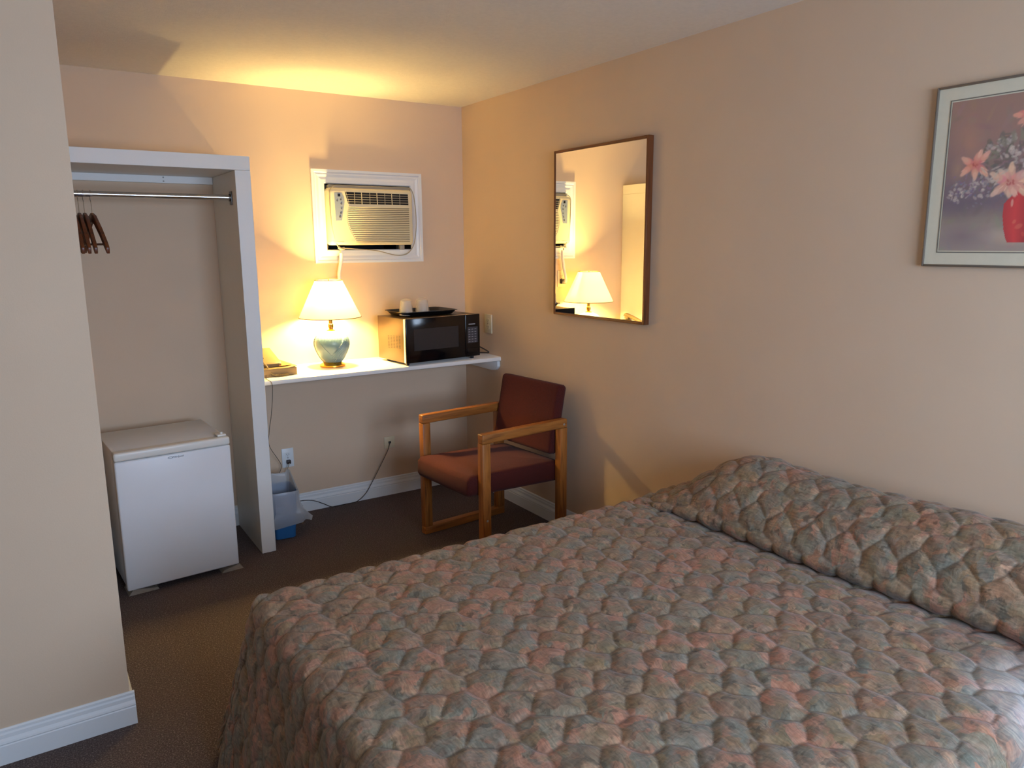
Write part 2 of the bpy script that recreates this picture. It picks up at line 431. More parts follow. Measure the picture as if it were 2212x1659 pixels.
b = nb(); cyl(b, (XP+.004, RY, RZ), (CX0-.003, RY, RZ), .0135, seg=28); shift(b, cl); build('clothes_rod', b, M['chrome'], cl)['label'] = 'chrome clothes rod'
b = nb(); cyl(b, (CX0-.012, RY, RZ), (CX0-.0005, RY, RZ), .018, seg=24); box(b, CX0-.006, CX0-.0005, RY-.02, RY+.02, RZ-.035, RZ+.03, .002); shift(b, cl)
build('rod_bracket', b, M['steel_dark'], cl)
b = nb(); cyl(b, (XP+.0015, RY, RZ), (XP+.014, RY, RZ), .018, seg=24); shift(b, cl); build('rod_bracket', b, M['steel_dark'], cl)

# hangers
def hanger(loc, rz, label, tilt=0.):
    t = thing('clothes_hanger', label, 'hanger', loc, rz, 'wooden hangers on the closet rod')
    # local: body lies in the YZ plane, origin at the rod axis
    b = nb()
    L = .215
    top = [(-L, -.235), (-L*.9, -.214), (-L*.55, -.150), (-L*.2, -.094), (0, -.082), (L*.2, -.094), (L*.55, -.150), (L*.9, -.214), (L, -.235)]
    bot = [(y*.98, z-.028-.010*(1-abs(y)/L)) for y, z in top][::-1]
    prism(b, top+bot, 'x', -.007, .007, .003)
    build('shoulder', b, M['hanger'], t)
    b = nb(); cyl(b, (0, -L*.86, -.222), (0, L*.86, -.222), .005, seg=12); build('trouser_bar', b, M['hanger'], t)
    b = nb()
    R = .0165; pts = [(0, 0, -.088), (0, 0, -.060), (0, .002, -.036), (0, .012, -.022)]
    for k in range(9):
        a = math.radians(-35+k*27); pts.append((0, R*math.cos(a), R*math.sin(a)))
    tube(b, pts, .0016, 8, 5); build('hook', b, M['chrome'], t)
    return t
for i, (x, rz, lab) in enumerate([
    (-2.143, .14, 'brown wooden hanger at the right end of the bunch, swung out from the others'),
    (-2.172, .06, 'brown wooden hanger hanging just left of the swung-out one'),
    (-2.193, .045, 'brown wooden hanger in the middle of the bunch on the rod'),
    (-2.214, .03, 'brown wooden hanger second from the foreground wall edge'),
    (-2.235, .02, 'brown wooden hanger nearest the foreground wall edge, partly hidden')]):
    hanger((x, RY, RZ), rz, lab)

# ------------------------------------------------------------------ small fridge
fr = thing('mini_fridge', 'small white refrigerator standing on wooden shims under the closet rod', 'refrigerator', (-1.9475, -.4, 0), math.radians(3.8))
FW = .253; FZ0, FZ1 = .028, .685
b = nb(); box(b, -FW+.004, FW-.004, -.190, .24, FZ0+.004, FZ1-.004, .006); build('cabinet', b, M['fridge'], fr)
b = nb(); box(b, -FW+.008, FW-.008, -.198, -.190, FZ0+.012, FZ1-.014); build('door_gasket', b, M['grey_rubber'], fr)
b = nb(); box(b, -FW, FW, -.2485, -.198, FZ0, FZ1-.041, .008, 3); dr = build('door', b, M['fridge'], fr)
b = nb(); box(b, -FW, FW, -.2505, -.198, FZ1-.0395, FZ1, .010, 4); build('door_top_rail', b, M['fridge_trim'], fr)
b = nb(); box(b, FW-.05, FW-.008, -.225, -.17, FZ1, FZ1+.010, .004); cyl(b, (FW-.026, -.205, FZ1), (FW-.026, -.205, FZ1+.018), .009, .006, 16)
build('hinge_cap', b, M['fridge_trim'], fr)
# emblem: small swoosh ring with a wordmark
b = nb()
pts = [(.010*math.cos(a)-.020, -.2492, .0042*math.sin(a)) for a in [math.radians(20+k*30) for k in range(12)]]
tube(b, pts, .0008, 6, 4)
em = build('emblem', b, M['badge'], fr, loc=(0.0, 0, FZ1-.057))
text_mesh('wordmark', 'Whirlpool', .0125, M['badge'], fr, Matrix.Translation((.012, -.2492, FZ1-.057)) @ Matrix.Rotation(PI/2, 4, 'X'), .0003, .25)
for (x0, x1, y0, nm) in ((-FW+.005, -FW+.135, -.235, 0), (FW-.085, FW+.02, -.245, 1)):
    b = nb(); prism(b, [(x0, .0), (x1, .0), (x1-.004, .010), (x0+.02, .027)] if nm == 0 else [(x0, 0), (x1, 0), (x1-.02, .027), (x0+.01, .012)], 'y', y0, y0+.12)
    build('shim', b, M['shim'], fr)
for sx in (-1, 1):
    b = nb(); cyl(b, (sx*(FW-.04), .2, 0), (sx*(FW-.04), .2, FZ0+.006), .015, seg=16); build('foot', b, M['black'], fr)

# ------------------------------------------------------------------ shelf counter
sh = thing('wall_shelf', 'long white laminate shelf between the closet and the right wall', 'shelf', (-.73, -.22, .876))
b = nb()
prof = [(-.4335, 0), (-.439, .004), (-.441, .014), (-.439, .024), (-.4335, .028), (0, .028), (0, 0)]
prism(b, [(y, z+.876) for y, z in prof], 'x', -1.4605, -.0005); shift(b, sh); build('shelf_board', b, M['cream_wht'], sh)
b = nb(); prism(b, [(-.425, .8755), (-.430, .868), (-.430, .842), (-.418, .828), (-.40, .816), (-.36, .812), (0, .812), (0, .8755)], 'x', -.021, -.0005, .002)
shift(b, sh); build('support_cleat', b, M['white'], sh)
b = nb(); box(b, -1.4605, -1.441, -.425, -.0, .822, .8755, .002); shift(b, sh); build('support_cleat', b, M['white'], sh)
b = nb(); box(b, -1.44, -.022, -.02, -.0, .822, .8755, .002); shift(b, sh); build('support_cleat', b, M['white'], sh)
ZS = .9045

# ------------------------------------------------------------------ table lamp
LX, LY = -.988, -.185
lp = thing('table_lamp', 'lit table lamp with blue-grey fan-patterned ceramic body and cream shade', 'lamp', (LX, LY, ZS))
b = nb(); lathe(b, [(0, 0), (.068, 0), (.072, .004), (.072, .011), (.066, .016), (.060, .019), (.052, .026), (.047, .028), (0, .028)], 64)
build('base', b, M['brass'], lp)
ca = math.atan2(-4.307-LY, -2.447-LX)      # direction in which the V of the relief opens
def relief(a, z, r):
    d = (a-ca+PI) % (2*PI)-PI
    d2 = ((d+PI/2) % PI)-PI/2              # motif is repeated on the back
    u = d2*.095; z0 = .072
    w = z-z0-.95*abs(u+.004)-3.*u*u
    if w > 0:                              # inside the V: fine upright ribs near the shoulder
        return .0012*math.sin(u*900/(1+6*(z-z0)))*min(1, max(0, (z-.135)/.03))-.001
    if u > 0.0:                            # one fan with bold ribs
        k = (-w)/.0150; e = min(1, (u)/.02)
        return e*.0075*(abs(math.cos(PI*k))**.6)-.001
    return .0018*math.exp(-(w/.004)**2)
PB = [(.040, .026), (.048, .028), (.055, .036), (.066, .052), (.078, .075), (.088, .098), (.094, .120), (.0955, .138), (.092, .156), (.083, .172), (.068, .186), (.050, .196), (.034, .202), (.022, .206), (0.010, .206)]
# resample profile
def resamp(P, n):
    Q = [Vector((p[0], p[1], 0)) for p in P]; Q = smooth_path(Q, 10)
    L = [0]
    for a_, b_ in zip(Q, Q[1:]): L.append(L[-1]+(b_-a_).length)
    out = []; j = 0
    for i in range(n):
        s = L[-1]*i/(n-1)
        while j < len(L)-2 and L[j+1] < s: j += 1
        t = (s-L[j])/max(1e-9, L[j+1]-L[j]); v = Q[j].lerp(Q[j+1], t); out.append((max(0, v.x), v.y))
    return out
b = nb(); lathe(b, resamp(PB, 110), 220, disp=relief); build('body', b, M['ceramic'], lp, angle=80)
b = nb(); lathe(b, [(0, .203), (.024, .203), (.026, .207), (.018, .211), (.012, .213), (.012, .222), (.015, .224), (.015, .243), (.011, .246), (.011, .30), (0, .30)], 32)
build('socket', b, M['brass'], lp)
SZ0, SZ1, SR0, SR1 = .283, .492, .173, .075
b = nb(); lathe(b, [(SR0, SZ0), (SR1, SZ1)], 96)
shd = build('shade', b, M['shade'], lp, recalc=False)
for (r_, z_) in ((SR0, SZ0), (SR1, SZ1)):
    b = nb(); tube(b, [(r_*math.cos(k*2*PI/64), r_*math.sin(k*2*PI/64), z_) for k in range(64)], .0022, 8, 1, closed=True)
    build('shade_trim', b, M['shade_trim'], lp)
b = nb()
for k in range(3):
    a = k*2*PI/3+.5; cyl(b, (.012*math.cos(a), .012*math.sin(a), SZ1-.022), (SR1*math.cos(a), SR1*math.sin(a), SZ1-.003), .0013, seg=8)
cyl(b, (0, 0, SZ1-.03), (0, 0, SZ1+.004), .004, seg=12)
tube(b, [(.014, 0, .30), (.045, 0, .33), (.05, 0, .39), (.03, 0, .44), (0, 0, SZ1-.024)], .0014, 8, 6)
tube(b, [(-.014, 0, .30), (-.045, 0, .33), (-.05, 0, .39), (-.03, 0, .44), (0, 0, SZ1-.024)], .0014, 8, 6)
build('harp', b, M['brass'], lp)
b = nb(); lathe(b, [(0, .30), (.013, .30), (.014, .32), (.024, .345), (.030, .370), (.028, .392), (.018, .408), (0, .413)], 32)
bu = build('bulb', b, M['bulb'], lp)
ld = bpy.data.lights.new('lamp_light', 'POINT'); ld.energy = 155; ld.color = (1, .69, .23); ld.shadow_soft_size = .045
lo = bpy.data.objects.new('lamp_light', ld); COL.objects.link(lo); lo.location = (LX, LY, ZS+.372)
bu.visible_shadow = True

# ------------------------------------------------------------------ microwave with tray and cups
mw = thing('microwave', 'black microwave oven with a brown metal side on the white shelf', 'microwave', (-.39, -.42, ZS), math.radians(5))
W2 = .259; D = .322; Z0, Z1 = .016, .272
b = nb(); box(b, -W2+.002, W2-.002, .012, D, Z0, Z1-.002, .003)
cab = build('cabinet', b, M['mw_side'], mw)
cab['label'] = 'brown metal side and top'
b = nb(); box(b, -W2, W2-.108, -.012, .0115, Z0, Z1, .004, 3); dr = build('door', b, M['mw_black'], mw)
b = nb(); box(b, -W2+.052, W2-.158, -.0135, -.0122, Z0+.068, Z1-.062, .0005, 1); build('door_window', b, M['mw_win'], dr)
b = nb(); box(b, W2-.107, W2, -.012, .0115, Z0, Z1, .004, 3); cp = build('control_panel', b, M['mw_black'], mw)
b = nb(); box(b, W2-.092, W2-.018, -.0136, -.0122, Z0+.083, Z1-.076, .0008, 1); build('keypad', b, M['mw_key'], cp)
b = nb(); box(b, W2-.084, W2-.036, -.0137, -.0122, Z1-.062, Z1-.057, .0004, 1); build('badge', b, M['mw_mark'], cp)
b = nb()
for i in range(6):
    for j in range(3):
        box(b, W2-.086+j*.022, W2-.073+j*.022, -.0139, -.0136, Z0+.089+i*.015, Z0+.092+i*.015)
build('key_marks', b, M['mw_mark'], cp)
b = nb(); box(b, W2-.095, W2-.015, -.0145, -.0122, Z0+.02, Z0+.052, .002); build('door_button', b, M['mw_black'], cp)
b = nb(); box(b, -W2-.0005, W2-.004, -.0128, -.006, Z1-.0015, Z1+.0008, .0006, 1); box(b, -W2-.001, -W2+.004, -.006, .012, Z0+.002, Z1-.002, .0008, 1)
build('edge_trim', b, M['chrome'], mw)
b = nb()
for i in range(5):
    for j in range(9):
        z = Z0+.150-j*.0085-i*.0020
        y0 = .055+i*.032
        box(b, -W2+.0012, -W2+.0032, y0, y0+.018, z, z+.0032)
build('side_vent', b, M['void'], mw)
for (x, y) in ((-W2+.03, .03), (W2-.04, .02), (-W2+.03, D-.07), (W2-.04, D-.05)):
    b = nb(); cyl(b, (x, y, 0), (x, y, Z0+.001), .010, .012, 16); build('foot', b, M['black'], mw)
b = nb(); tube(b, [(W2-.06, D+.001, .10), (W2+.03, D+.012, .105), (W2+.062, D-.06, .09), (W2+.085, D-.18, .055), (W2+.112, D-.27, .018), (W2+.10, D-.20, .008), (W2+.03, D-.12, .006), (W2-.08, D-.02, .006)], .0042, 8)
build('power_cord', b, M['cord_dark'], mw)
ZM = ZS+Z1+.0012
# tray
tr = thing('serving_tray', 'black plastic tray with a flared rim on top of the microwave', 'tray', (-.430, -.220, ZM), math.radians(1))
def rrect(w, d, r, n=8):
    o = []
    for cx, cy, a0 in ((w-r, d-r, 0), (-w+r, d-r, 90), (-w+r, -d+r, 180), (w-r, -d+r, 270)):
        for k in range(n+1):
            a = math.radians(a0+90*k/n); o.append((cx+r*math.cos(a), cy+r*math.sin(a)))
    return o
def loft(bm, levels, capb=True, capt=False):
    rs = [[bm.verts.new((x, y, z)) for x, y in o] for o, z in levels]
    for A, B in zip(rs, rs[1:]):
        n = len(A)
        for k in range(n): bm.faces.new((A[k], A[(k+1) % n], B[(k+1) % n], B[k]))
    if capb: bm.faces.new(rs[0][::-1])
    if capt: bm.faces.new(rs[-1])
b = nb(); w_, d_ = .182, .128
loft(b, [(rrect(w_-.02, d_-.02, .03), 0), (rrect(w_-.014, d_-.014, .034), .006), (rrect(w_, d_, .04), .024), (rrect(w_+.010, d_+.010, .045), .026), (rrect(w_+.010, d_+.010, .045), .0235),
         (rrect(w_+.001, d_+.001, .04), .0225), (rrect(w_-.012, d_-.012, .034), .0075), (rrect(w_-.022, d_-.022, .03), .003)], True, True)
build('tray_dish', b, M['trayblk'], tr)
def cup(loc, label, rz):
    t = thing('plastic_cup', label, 'cup', loc, rz, 'upside-down cups on the tray')
    b = nb(); lathe(b, [(.0385, 0), (.0395, .001), (.0395, .004), (.037, .006), (.0285, .080), (.027, .084), (.0, .085)], 40); build('cup_body', b, M['cup'], t)
    rng = random.Random(int(abs(rz)*100)+3)
    ph = [rng.uniform(0, 6) for _ in range(3)]
    b = nb(); lathe(b, [(.041, .0012), (.0405, .02), (.037, .05), (.033, .083), (.025, .093), (.013, .098), (.006, .097)], 60,
                    disp=lambda a, z, r: .0018*math.sin(7*a+ph[0]+z*40)+.001*math.sin(13*a+ph[1]-z*60))
    build('wrapper', b, M['wrap'], t)
cup((-.566, -.297, ZM+.0045), 'wrapped upside-down plastic cup on the left of the tray', .3)
cup((-.455, -.286, ZM+.0045), 'wrapped upside-down plastic cup on the right, nearer the middle of the tray', 1.1)

# ------------------------------------------------------------------ phone book and telephone
bk = thing('phone_book', 'thick closed phone book under the telephone at the left end of the shelf', 'book', (-1.352, -.215, ZS), math.radians(4))
b = nb(); box(b, -.100, .100, -.132, .128, .0015, .041, .002); build('page_block', b, M['pages'], bk)
b = nb()
for k in range(2):
    n = 14; top = .0415 if k else .0; G = []
    for i in range(n+1):
        x = -.102+.204*i/n
        z = (.0412+.006*max(0, (x-.03)/.07)**2) if k else 0.
        G.append((x, z))
    o = [(x, z+.0014) for x, z in G]+[(x, z) for x, z in G[::-1]]
    if not k: o = [(-.102, 0), (.102, 0), (.102, .0014), (-.102, .0014)]
    prism(b, o, 'y', -.134, .130)
build('cover', b, M['beige_pl'], bk)
b = nb(); box(b, .02, .088, -.09, .10, .0482, .0488); build('cover_print', b, M['orange_prt'], bk, rot=(0, 0, 0))
ZB = ZS+.0432
ph = thing('telephone', 'beige push-button desk telephone standing on the phone book', 'telephone', (-1.392, -.190, ZB), math.radians(2))
b = nb(); prism(b, [(-.105, 0), (.105, 0), (.105, .075), (.085, .082), (-.095, .026), (-.105, .016)], 'x', -.062, .078, .004); body = build('base', b, M['beige_pl'], ph)
b = nb()
for i in range(3):
    box(b, -.045+.0, .066, -.1065, -.1035, .0045+i*.0055, .0068+i*.0055)
build('speaker_slots', b, M['phone_dark'], ph)
sl = math.atan2(.056, .18)
b = nb(); 
for i in range(4):
    for j in range(3):
        box(b, .016+j*.020, .030+j*.020, -.055+i*.024, -.040+i*.024, 0, .004, .0012)
build('keypad', b, M['phone_key'], ph, loc=(0, 0, .0405), rot=(sl, 0, 0))
b = nb(); box(b, .016, .070, .045, .072, 0, .0012); build('label_strip', b, M['orange_prt'], ph, loc=(0, 0, .0417), rot=(sl, 0, 0))
b = nb()
tube(b, [(-.035, -.100, .050), (-.035, -.095, .056), (-.035, -.07, .072), (-.035, 0, .094), (-.035, .06, .108), (-.035, .088, .112), (-.035, .094, .104)], lambda t: .0135+.007*(abs(2*t-1)**3), 14, 6)
cyl(b, (-.035, -.088, .036), (-.035, -.092, .058), .020, seg=24); cyl(b, (-.035, .082, .085), (-.035, .078, .105), .020, seg=24)
build('handset', b, M['beige_pl'], ph)
b = nb()
pts = [(-.035, -.105, .045), (-.015, -.130, .020), (.0, -.158, -.020), (.02, -.172, -.0355)]
tube(b, pts, .0042, 8)
cen = [Vector(p) for p in [(.02, -.172, -.0355), (.035, -.176, -.036), (.06, -.178, -.036), (.085, -.172, -.036), (.09, -.158, -.036), (.07, -.156, -.036), (.03, -.158, -.036), (-.03, -.16, -.036), (-.05, -.15, -.036)]]
cp_ = smooth_path(cen, 26); co = []
for i, p in enumerate(cp_):
    a = i*1.25; tg = (cp_[min(len(cp_)-1, i+1)]-cp_[max(0, i-1)]).normalized(); s = tg.cross(Vector((0, 0, 1))).normalized()
    co.append(p+s*math.cos(a)*.0055+Vector((0, 0, 1))*math.sin(a)*.0055)
tube(b, co, .0012, 6, 2); build('coiled_cord', b, M['beige_pl'], ph)
b = nb()
inv = Matrix.Translation(ph.location) @ Matrix.Rotation(math.radians(2), 4, 'Z'); inv = inv.inverted()
W = [(-1.40, -.30, ZS+.003), (-1.425, -.40, ZS+.003), (-1.43, -.438, ZS+.004), (-1.412, -.449, .89), (-1.412, -.448, .83), (-1.417, -.42, .72), (-1.409, -.32, .60), (-1.37, -.16, .48), (-1.29, -.040, .352), (-1.276, -.03, .31), (-1.30, -.035, .26)]
tube(b, [inv @ Vector(p) for p in W], .0015, 8, 10); build('line_cord', b, M['cord_dark'], ph)

# ------------------------------------------------------------------ air conditioner
ac = thing('air_conditioner', 'cream window air conditioner set into the wall above the lamp', 'air conditioner', (-.651, 0, AZ0))
def AX(bm): shift(bm, ac)
b = nb()
box(b, AX0+.001, AX0+.006, -.002, .42, AZ0+.001, AZ1-.001); box(b, AX1-.006, AX1-.001, -.002, .42, AZ0+.001, AZ1-.001)
box(b, AX0+.006, AX1-.006, -.002, .42, AZ0+.001, AZ0+.006); box(b, AX0+.006, AX1-.006, -.002, .42, AZ1-.006, AZ1-.001)
box(b, AX0+.001, AX1-.001, .42, .425, AZ0+.001, AZ1-.001); AX(b); build('wall_sleeve', b, M['sleeve'], ac)
b = nb(); box(b, -.905, -.384, -.030, .38, 1.59, 1.935, .006); box(b, -.46, -.43, -.015, .05, 1.56, 1.59, .002); AX(b); build('case', b, M['ac_grey'], ac)
# face: front shell with an opening for the vents
FX0, FX1, FZa, FZb = -.920, -.388, 1.590, 1.916
b = nb()
yf, ybk = -.066, -.002
outer = rrect((FX1-FX0)/2, (FZb-FZa)/2, .020, 8); cxm, czm = (FX0+FX1)/2, (FZa+FZb)/2
def RR(k, y):
    return [((cxm+x*(1-k*2/(FX1-FX0))), y, (czm+z*(1-k*2/(FZb-FZa)))) for x, z in outer]
lv = [RR(0, ybk), RR(0, -.045), RR(.004, -.058), RR(.012, -.0655), RR(.022, yf)]
rs = [[b.verts.new(p) for p in L_] for L_ in lv]
for A, B in zip(rs, rs[1:]):
    n = len(A)
    for k in range(n): b.faces.new((A[k], A[(k+1) % n], B[(k+1) % n], B[k]))
b.faces.new(rs[-1]); b.faces.new(rs[0][::-1]); AX(b)
face = build('front_panel', b, M['ac'], ac)
# upper discharge vent: dark slanted recess, vanes and uprights
b = nb(); prism(b, [(-.822, 1.893), (-.422, 1.890), (-.420, 1.826), (-.804, 1.826)], 'y', yf-.0006, yf+.01); AX(b); vent = build('air_outlet', b, M['void'], face)
b = nb()
for i in range(4):
    z = 1.837+i*.0135; xl = -.806-.0022*i
    box(b, xl-.003, -.421, yf-.0035, yf-.0008, z, z+.0022)
for x in (-.718, -.622, -.527): prism(b, [(x-.003, 1.826), (x+.001, 1.826), (x-.001, 1.892), (x-.005, 1.892)], 'y', yf-.005, yf-.001)
for x in (-.765, -.67, -.575, -.478): box(b, x, x+.0022, yf-.003, yf-.001, 1.826, 1.892)
AX(b); build('air_vanes', b, M['ac_vane'], face)
# curved seam between the control side and the grille
seam = [(-.818, 1.905), (-.812, 1.880), (-.803, 1.850), (-.800, 1.82), (-.806, 1.79), (-.813, 1.765), (-.814, 1.73), (-.808, 1.70), (-.795, 1.665), (-.772, 1.628), (-.758, 1.608)]
def seam_x(z):
    S = sorted(seam, key=lambda p: p[1])
    for (x0, z0), (x1, z1) in zip(S, S[1:]):
        if z0 <= z <= z1: return x0+(x1-x0)*(z-z0)/(z1-z0)
    return -.77
b = nb(); tube(b, [(x, yf-.0003, z) for x, z in seam], .0016, 8, 6); AX(b); build('grille_seam', b, M['ac_vane'], face)
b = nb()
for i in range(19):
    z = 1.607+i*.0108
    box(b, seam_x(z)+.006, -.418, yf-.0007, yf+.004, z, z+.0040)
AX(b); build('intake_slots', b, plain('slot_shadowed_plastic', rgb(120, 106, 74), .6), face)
b = nb()
for i in range(19):
    z = 1.607+i*.0108
    box(b, seam_x(z)+.003, -.414, yf-.0042, yf+.002, z+.0042, z+.0092, .0014, 2)
AX(b); build('intake_louvres', b, M['ac'], face)
b = nb(); prism(b, [(-.886, 1.886), (-.842, 1.886), (-.829, 1.862), (-.826, 1.835), (-.838, 1.775), (-.846, 1.731), (-.883, 1.729)], 'y', yf-.0012, yf+.002); AX(b)
cpn = build('control_panel', b, M['ac_panel'], face)
for (x, z, r_) in ((-.848, 1.849, .0052), (-.870, 1.842, .0045), (-.846, 1.825, .0052), (-.846, 1.798, .0045), (-.851, 1.772, .0052), (-.857, 1.751, .0062)):
    b = nb(); cyl(b, (x, yf-.0010, z), (x, yf-.0032, z), r_, r_*.85, 20); AX(b); build('button', b, plain('button_grey_%d' % int(z*1000), rgb(84, 84, 92), .5), face)
b = nb(); box(b, -.866, -.850, yf-.0022, yf-.0010, 1.866, 1.881); AX(b); build('display', b, M['black'], face)
b = nb(); box(b, -.880, -.838, yf-.0008, yf+.001, 1.6075, 1.611, .0004, 1); AX(b); build('badge', b, M['ac_grey'], face)
# cords: a thin one looped round the face, and the heavy one down to the outlet
b = nb()
tube(b, [(-.862, -.05, 1.575), (-.885, -.062, 1.60), (-.908, -.064, 1.70), (-.914, -.066, 1.85), (-.905, -.068, 1.908), (-.86, -.050, 1.930), (-.75, -.045, 1.9265), (-.55, -.045, 1.930), (-.42, -.048, 1.931), (-.388, -.055, 1.91), (-.374, -.06, 1.84),
         (-.368, -.06, 1.72), (-.378, -.055, 1.62), (-.395, -.045, 1.567), (-.43, -.035, 1.533), (-.50, -.033, 1.528), (-.62, -.035, 1.555), (-.74, -.038, 1.566), (-.83, -.045, 1.572), (-.855, -.052, 1.565)], .0028, 8, 8)
AX(b); build('looped_cord', b, M['cord_grey'], ac)
b = nb(); tube(b, [(-.868, -.05, 1.578), (-.855, -.058, 1.568), (-.835, -.052, 1.573)], .008, 10, 4); tube(b, [(-.858, -.055, 1.57), (-.862, -.055, 1.55), (-.856, -.052, 1.528)], .0045, 8, 4)
AX(b); build('cord_tie', b, M['cord_grey'], ac)
b = nb(); tube(b, [(-.856, -.052, 1.545), (-.858, -.05, 1.50), (-.868, -.048, 1.45), (-.872, -.046, 1.42), (-.875, -.060, 1.37), (-.880, -.062, 1.335), (-.885, -.05, 1.325), (-.885, -.03, 1.325)], .0105, 10, 8)
AX(b); build('power_cord', b, M['cord_white'], ac)
b = nb(); box(b, -.903, -.867, -.034, -.0065, 1.308, 1.342, .004); AX(b); build('plug', b, M['cord_dark'], ac)
# moulded trim around the opening (belongs to the building)
b = nb()
TP = [(0, 0), (.016, 0), (.016, .014), (.011, .020), (.013, .028), (.009, .042), (.012, .056), (.012, .073), (.005, .078), (0, .078)]   # (out from wall, inward)
OX0, OX1, OZ0, OZ1 = -.998, -.303, 1.486, 2.019
def ring_at(dep, inn):
    return [(OX0+inn, -dep, OZ0+inn), (OX1-inn, -dep, OZ0+inn), (OX1-inn, -dep, OZ1-inn), (OX0+inn, -dep, OZ1-inn)]
rs = [[b.verts.new(p) for p in ring_at(d, i)] for d, i in TP]
for A, B in zip(rs, rs[1:]):
    for k in range(4): b.faces.new((A[k], A[(k+1) % 4], B[(k+1) % 4], B[k]))
tm = struct('trim_1', b, M['white'], label='white moulded frame around the air conditioner opening')

# ------------------------------------------------------------------ wall outlets
def outlet(name, label, loc, face, w=.070, h=.115, mat=None, slots=2, cat='outlet', depth=.006):
    t = thing(name, label, cat, loc, 0 if face == 'back' else -PI/2)
    mt = mat or M['plate_wht']
    b = nb(); box(b, -w/2, w/2, -depth, -.0003, -h/2, h/2, .002); build('cover_plate', b, mt, t)
    if slots:
        for z in ((-.02, .02) if slots == 2 else (0,)):
            b = nb(); loft(b, [([(x, z+zz) for x, zz in rrect(.016, .014, .008)], 0), ([(x, z+zz) for x, zz in rrect(.016, .014, .008)], .0015)], True, True)
            for v in b.verts: v.co = Vector((v.co.x, -depth-v.co.z, v.co.y))
            s = build('socket', b, mt, t)
            b = nb(); box(b, -.0075, -.0055, -depth-.0019, -depth-.001, z-.003, z+.006); box(b, .0055, .0075, -depth-.0019, -depth-.001, z-.003, z+.006); cyl(b, (0, -depth-.0019, z-.008), (0, -depth-.001, z-.008), .002, seg=10)
            build('slots', b, M['slot'], s)
    b = nb(); cyl(b, (0, -depth-.001, 0 if slots != 1 else h*.36), (0, -depth+.001, 0 if slots != 1 else h*.36), .003, seg=12); build('screw', b, M['steel_dark'], t)
    return t
o1 = outlet('wall_outlet', 'white wall outlet with a dark plug, above the waste bin', (-1.228, 0, .352), 'back')
b = nb(); box(b, -.012, .012, -.030, -.0082, -.033, -.010, .004); cyl(b, (0, -.030, -.022), (0, -.036, -.026), .006, seg=12); build('plug', b, M['cord_dark'], o1)
b = nb(); tube(b, [(0, -.034, -.024), (-.012, -.038, -.05), (-.030, -.036, -.09), (-.045, -.05, -.13), (-.055, -.05, -.20), (-.06, -.045, -.30)], .0025, 8); build('power_cord', b, M['cord_grey'], o1)
outlet('wall_outlet', 'almond wall outlet behind the lamp shade under the air conditioner', (-.885, 0, 1.345), 'back', mat=M['almond'])
o3 = outlet('phone_jack', 'small almond square wall jack with a thin cable, left of the chair', (-.576, 0, .347), 'back', .072, .075, M['almond'], 0, 'wall jack')
b = nb(); box(b, -.008, .008, -.014, -.0062, -.006, .008, .002); build('connector', b, M['cord_dark'], o3)
W = [(-.576, -.013, .347), (-.60, -.026, .30), (-.655, -.03, .21), (-.715, -.027, .11), (-.76, -.026, .045), (-.82, -.028, .006), (-.90, -.03, .004), (-.98, -.03, .004), (-1.03, -.024, .030), (-1.09, -.024, .062), (-1.16, -.026, .078), (-1.25, -.03, .075), (-1.29, -.035, .03), (-1.27, -.04, .004)]
b = nb(); tube(b, [Vector(p)-Vector((-.576, 0, .347)) for p in W], .0021, 8, 10); build('cable', b, M['cord_dark'], o3)
outlet('wall_outlet', 'almond wall outlet on the right wall beside the microwave', (0, -.303, 1.098), 'right', .080, .118, M['almond'], depth=.009)

# ------------------------------------------------------------------ waste bin
wb = thing('waste_bin', 'blue plastic waste bin with a white bag, beside the closet panel', 'waste bin', (-1.363, -.300, 0), math.radians(-4))
b = nb()
loft(b, [(rrect(.052, .072, .02), .002), (rrect(.055, .075, .02), .004), (rrect(.070, .098, .022), .262), (rrect(.074, .102, .024), .264), (rrect(.074, .102, .024), .272), (rrect(.069, .097, .022), .270), (rrect(.053, .073, .02), .008)], True, True)
build('bucket', b, M['bin_blue'], wb)
# bag folded over the rim
def bag_ring(w, d, r, z, amp, seed, n=10):
    o = rrect(w, d, r, n); out = []
    for k, (x, y) in enumerate(o):
        a = k/len(o)*2*PI
        s = amp*(math.sin(5*a+seed)+.6*math.sin(11*a+2*seed)+.4*math.sin(17*a+seed*3)); L_ = math.hypot(x, y)
        out.append((x+x/L_*s, y+y/L_*s, z+amp*.6*math.sin(7*a+seed*1.7)))
    return out
b = nb()
lv = [bag_ring(.060, .085, .02, .14, .002, 1), bag_ring(.067, .094, .02, .24, .0015, 2), bag_ring(.070, .098, .022, .274, .0008, 3), bag_ring(.077, .105, .024, .276, .0008, 3), bag_ring(.080, .108, .026, .262, .0015, 3.2),
      bag_ring(.079, .109, .026, .22, .0025, 3.6), bag_ring(.081, .112, .028, .17, .0045, 4), bag_ring(.089, .117, .032, .14, .008, 4.4), bag_ring(.094, .118, .036, .115, .010, 4.8), bag_ring(.086, .108, .034, .085, .009, 5.1)]
for i, L_ in enumerate(lv):                 # the hem hangs lower at the front, and is pulled out at the right
    if i >= 6:
        lv[i] = [(x+(.050*max(0, x/.09)*(i-5)/4), y, z-.012*(i-5)/4*math.sin(3*math.atan2(y, x)+1)) for x, y, z in L_]
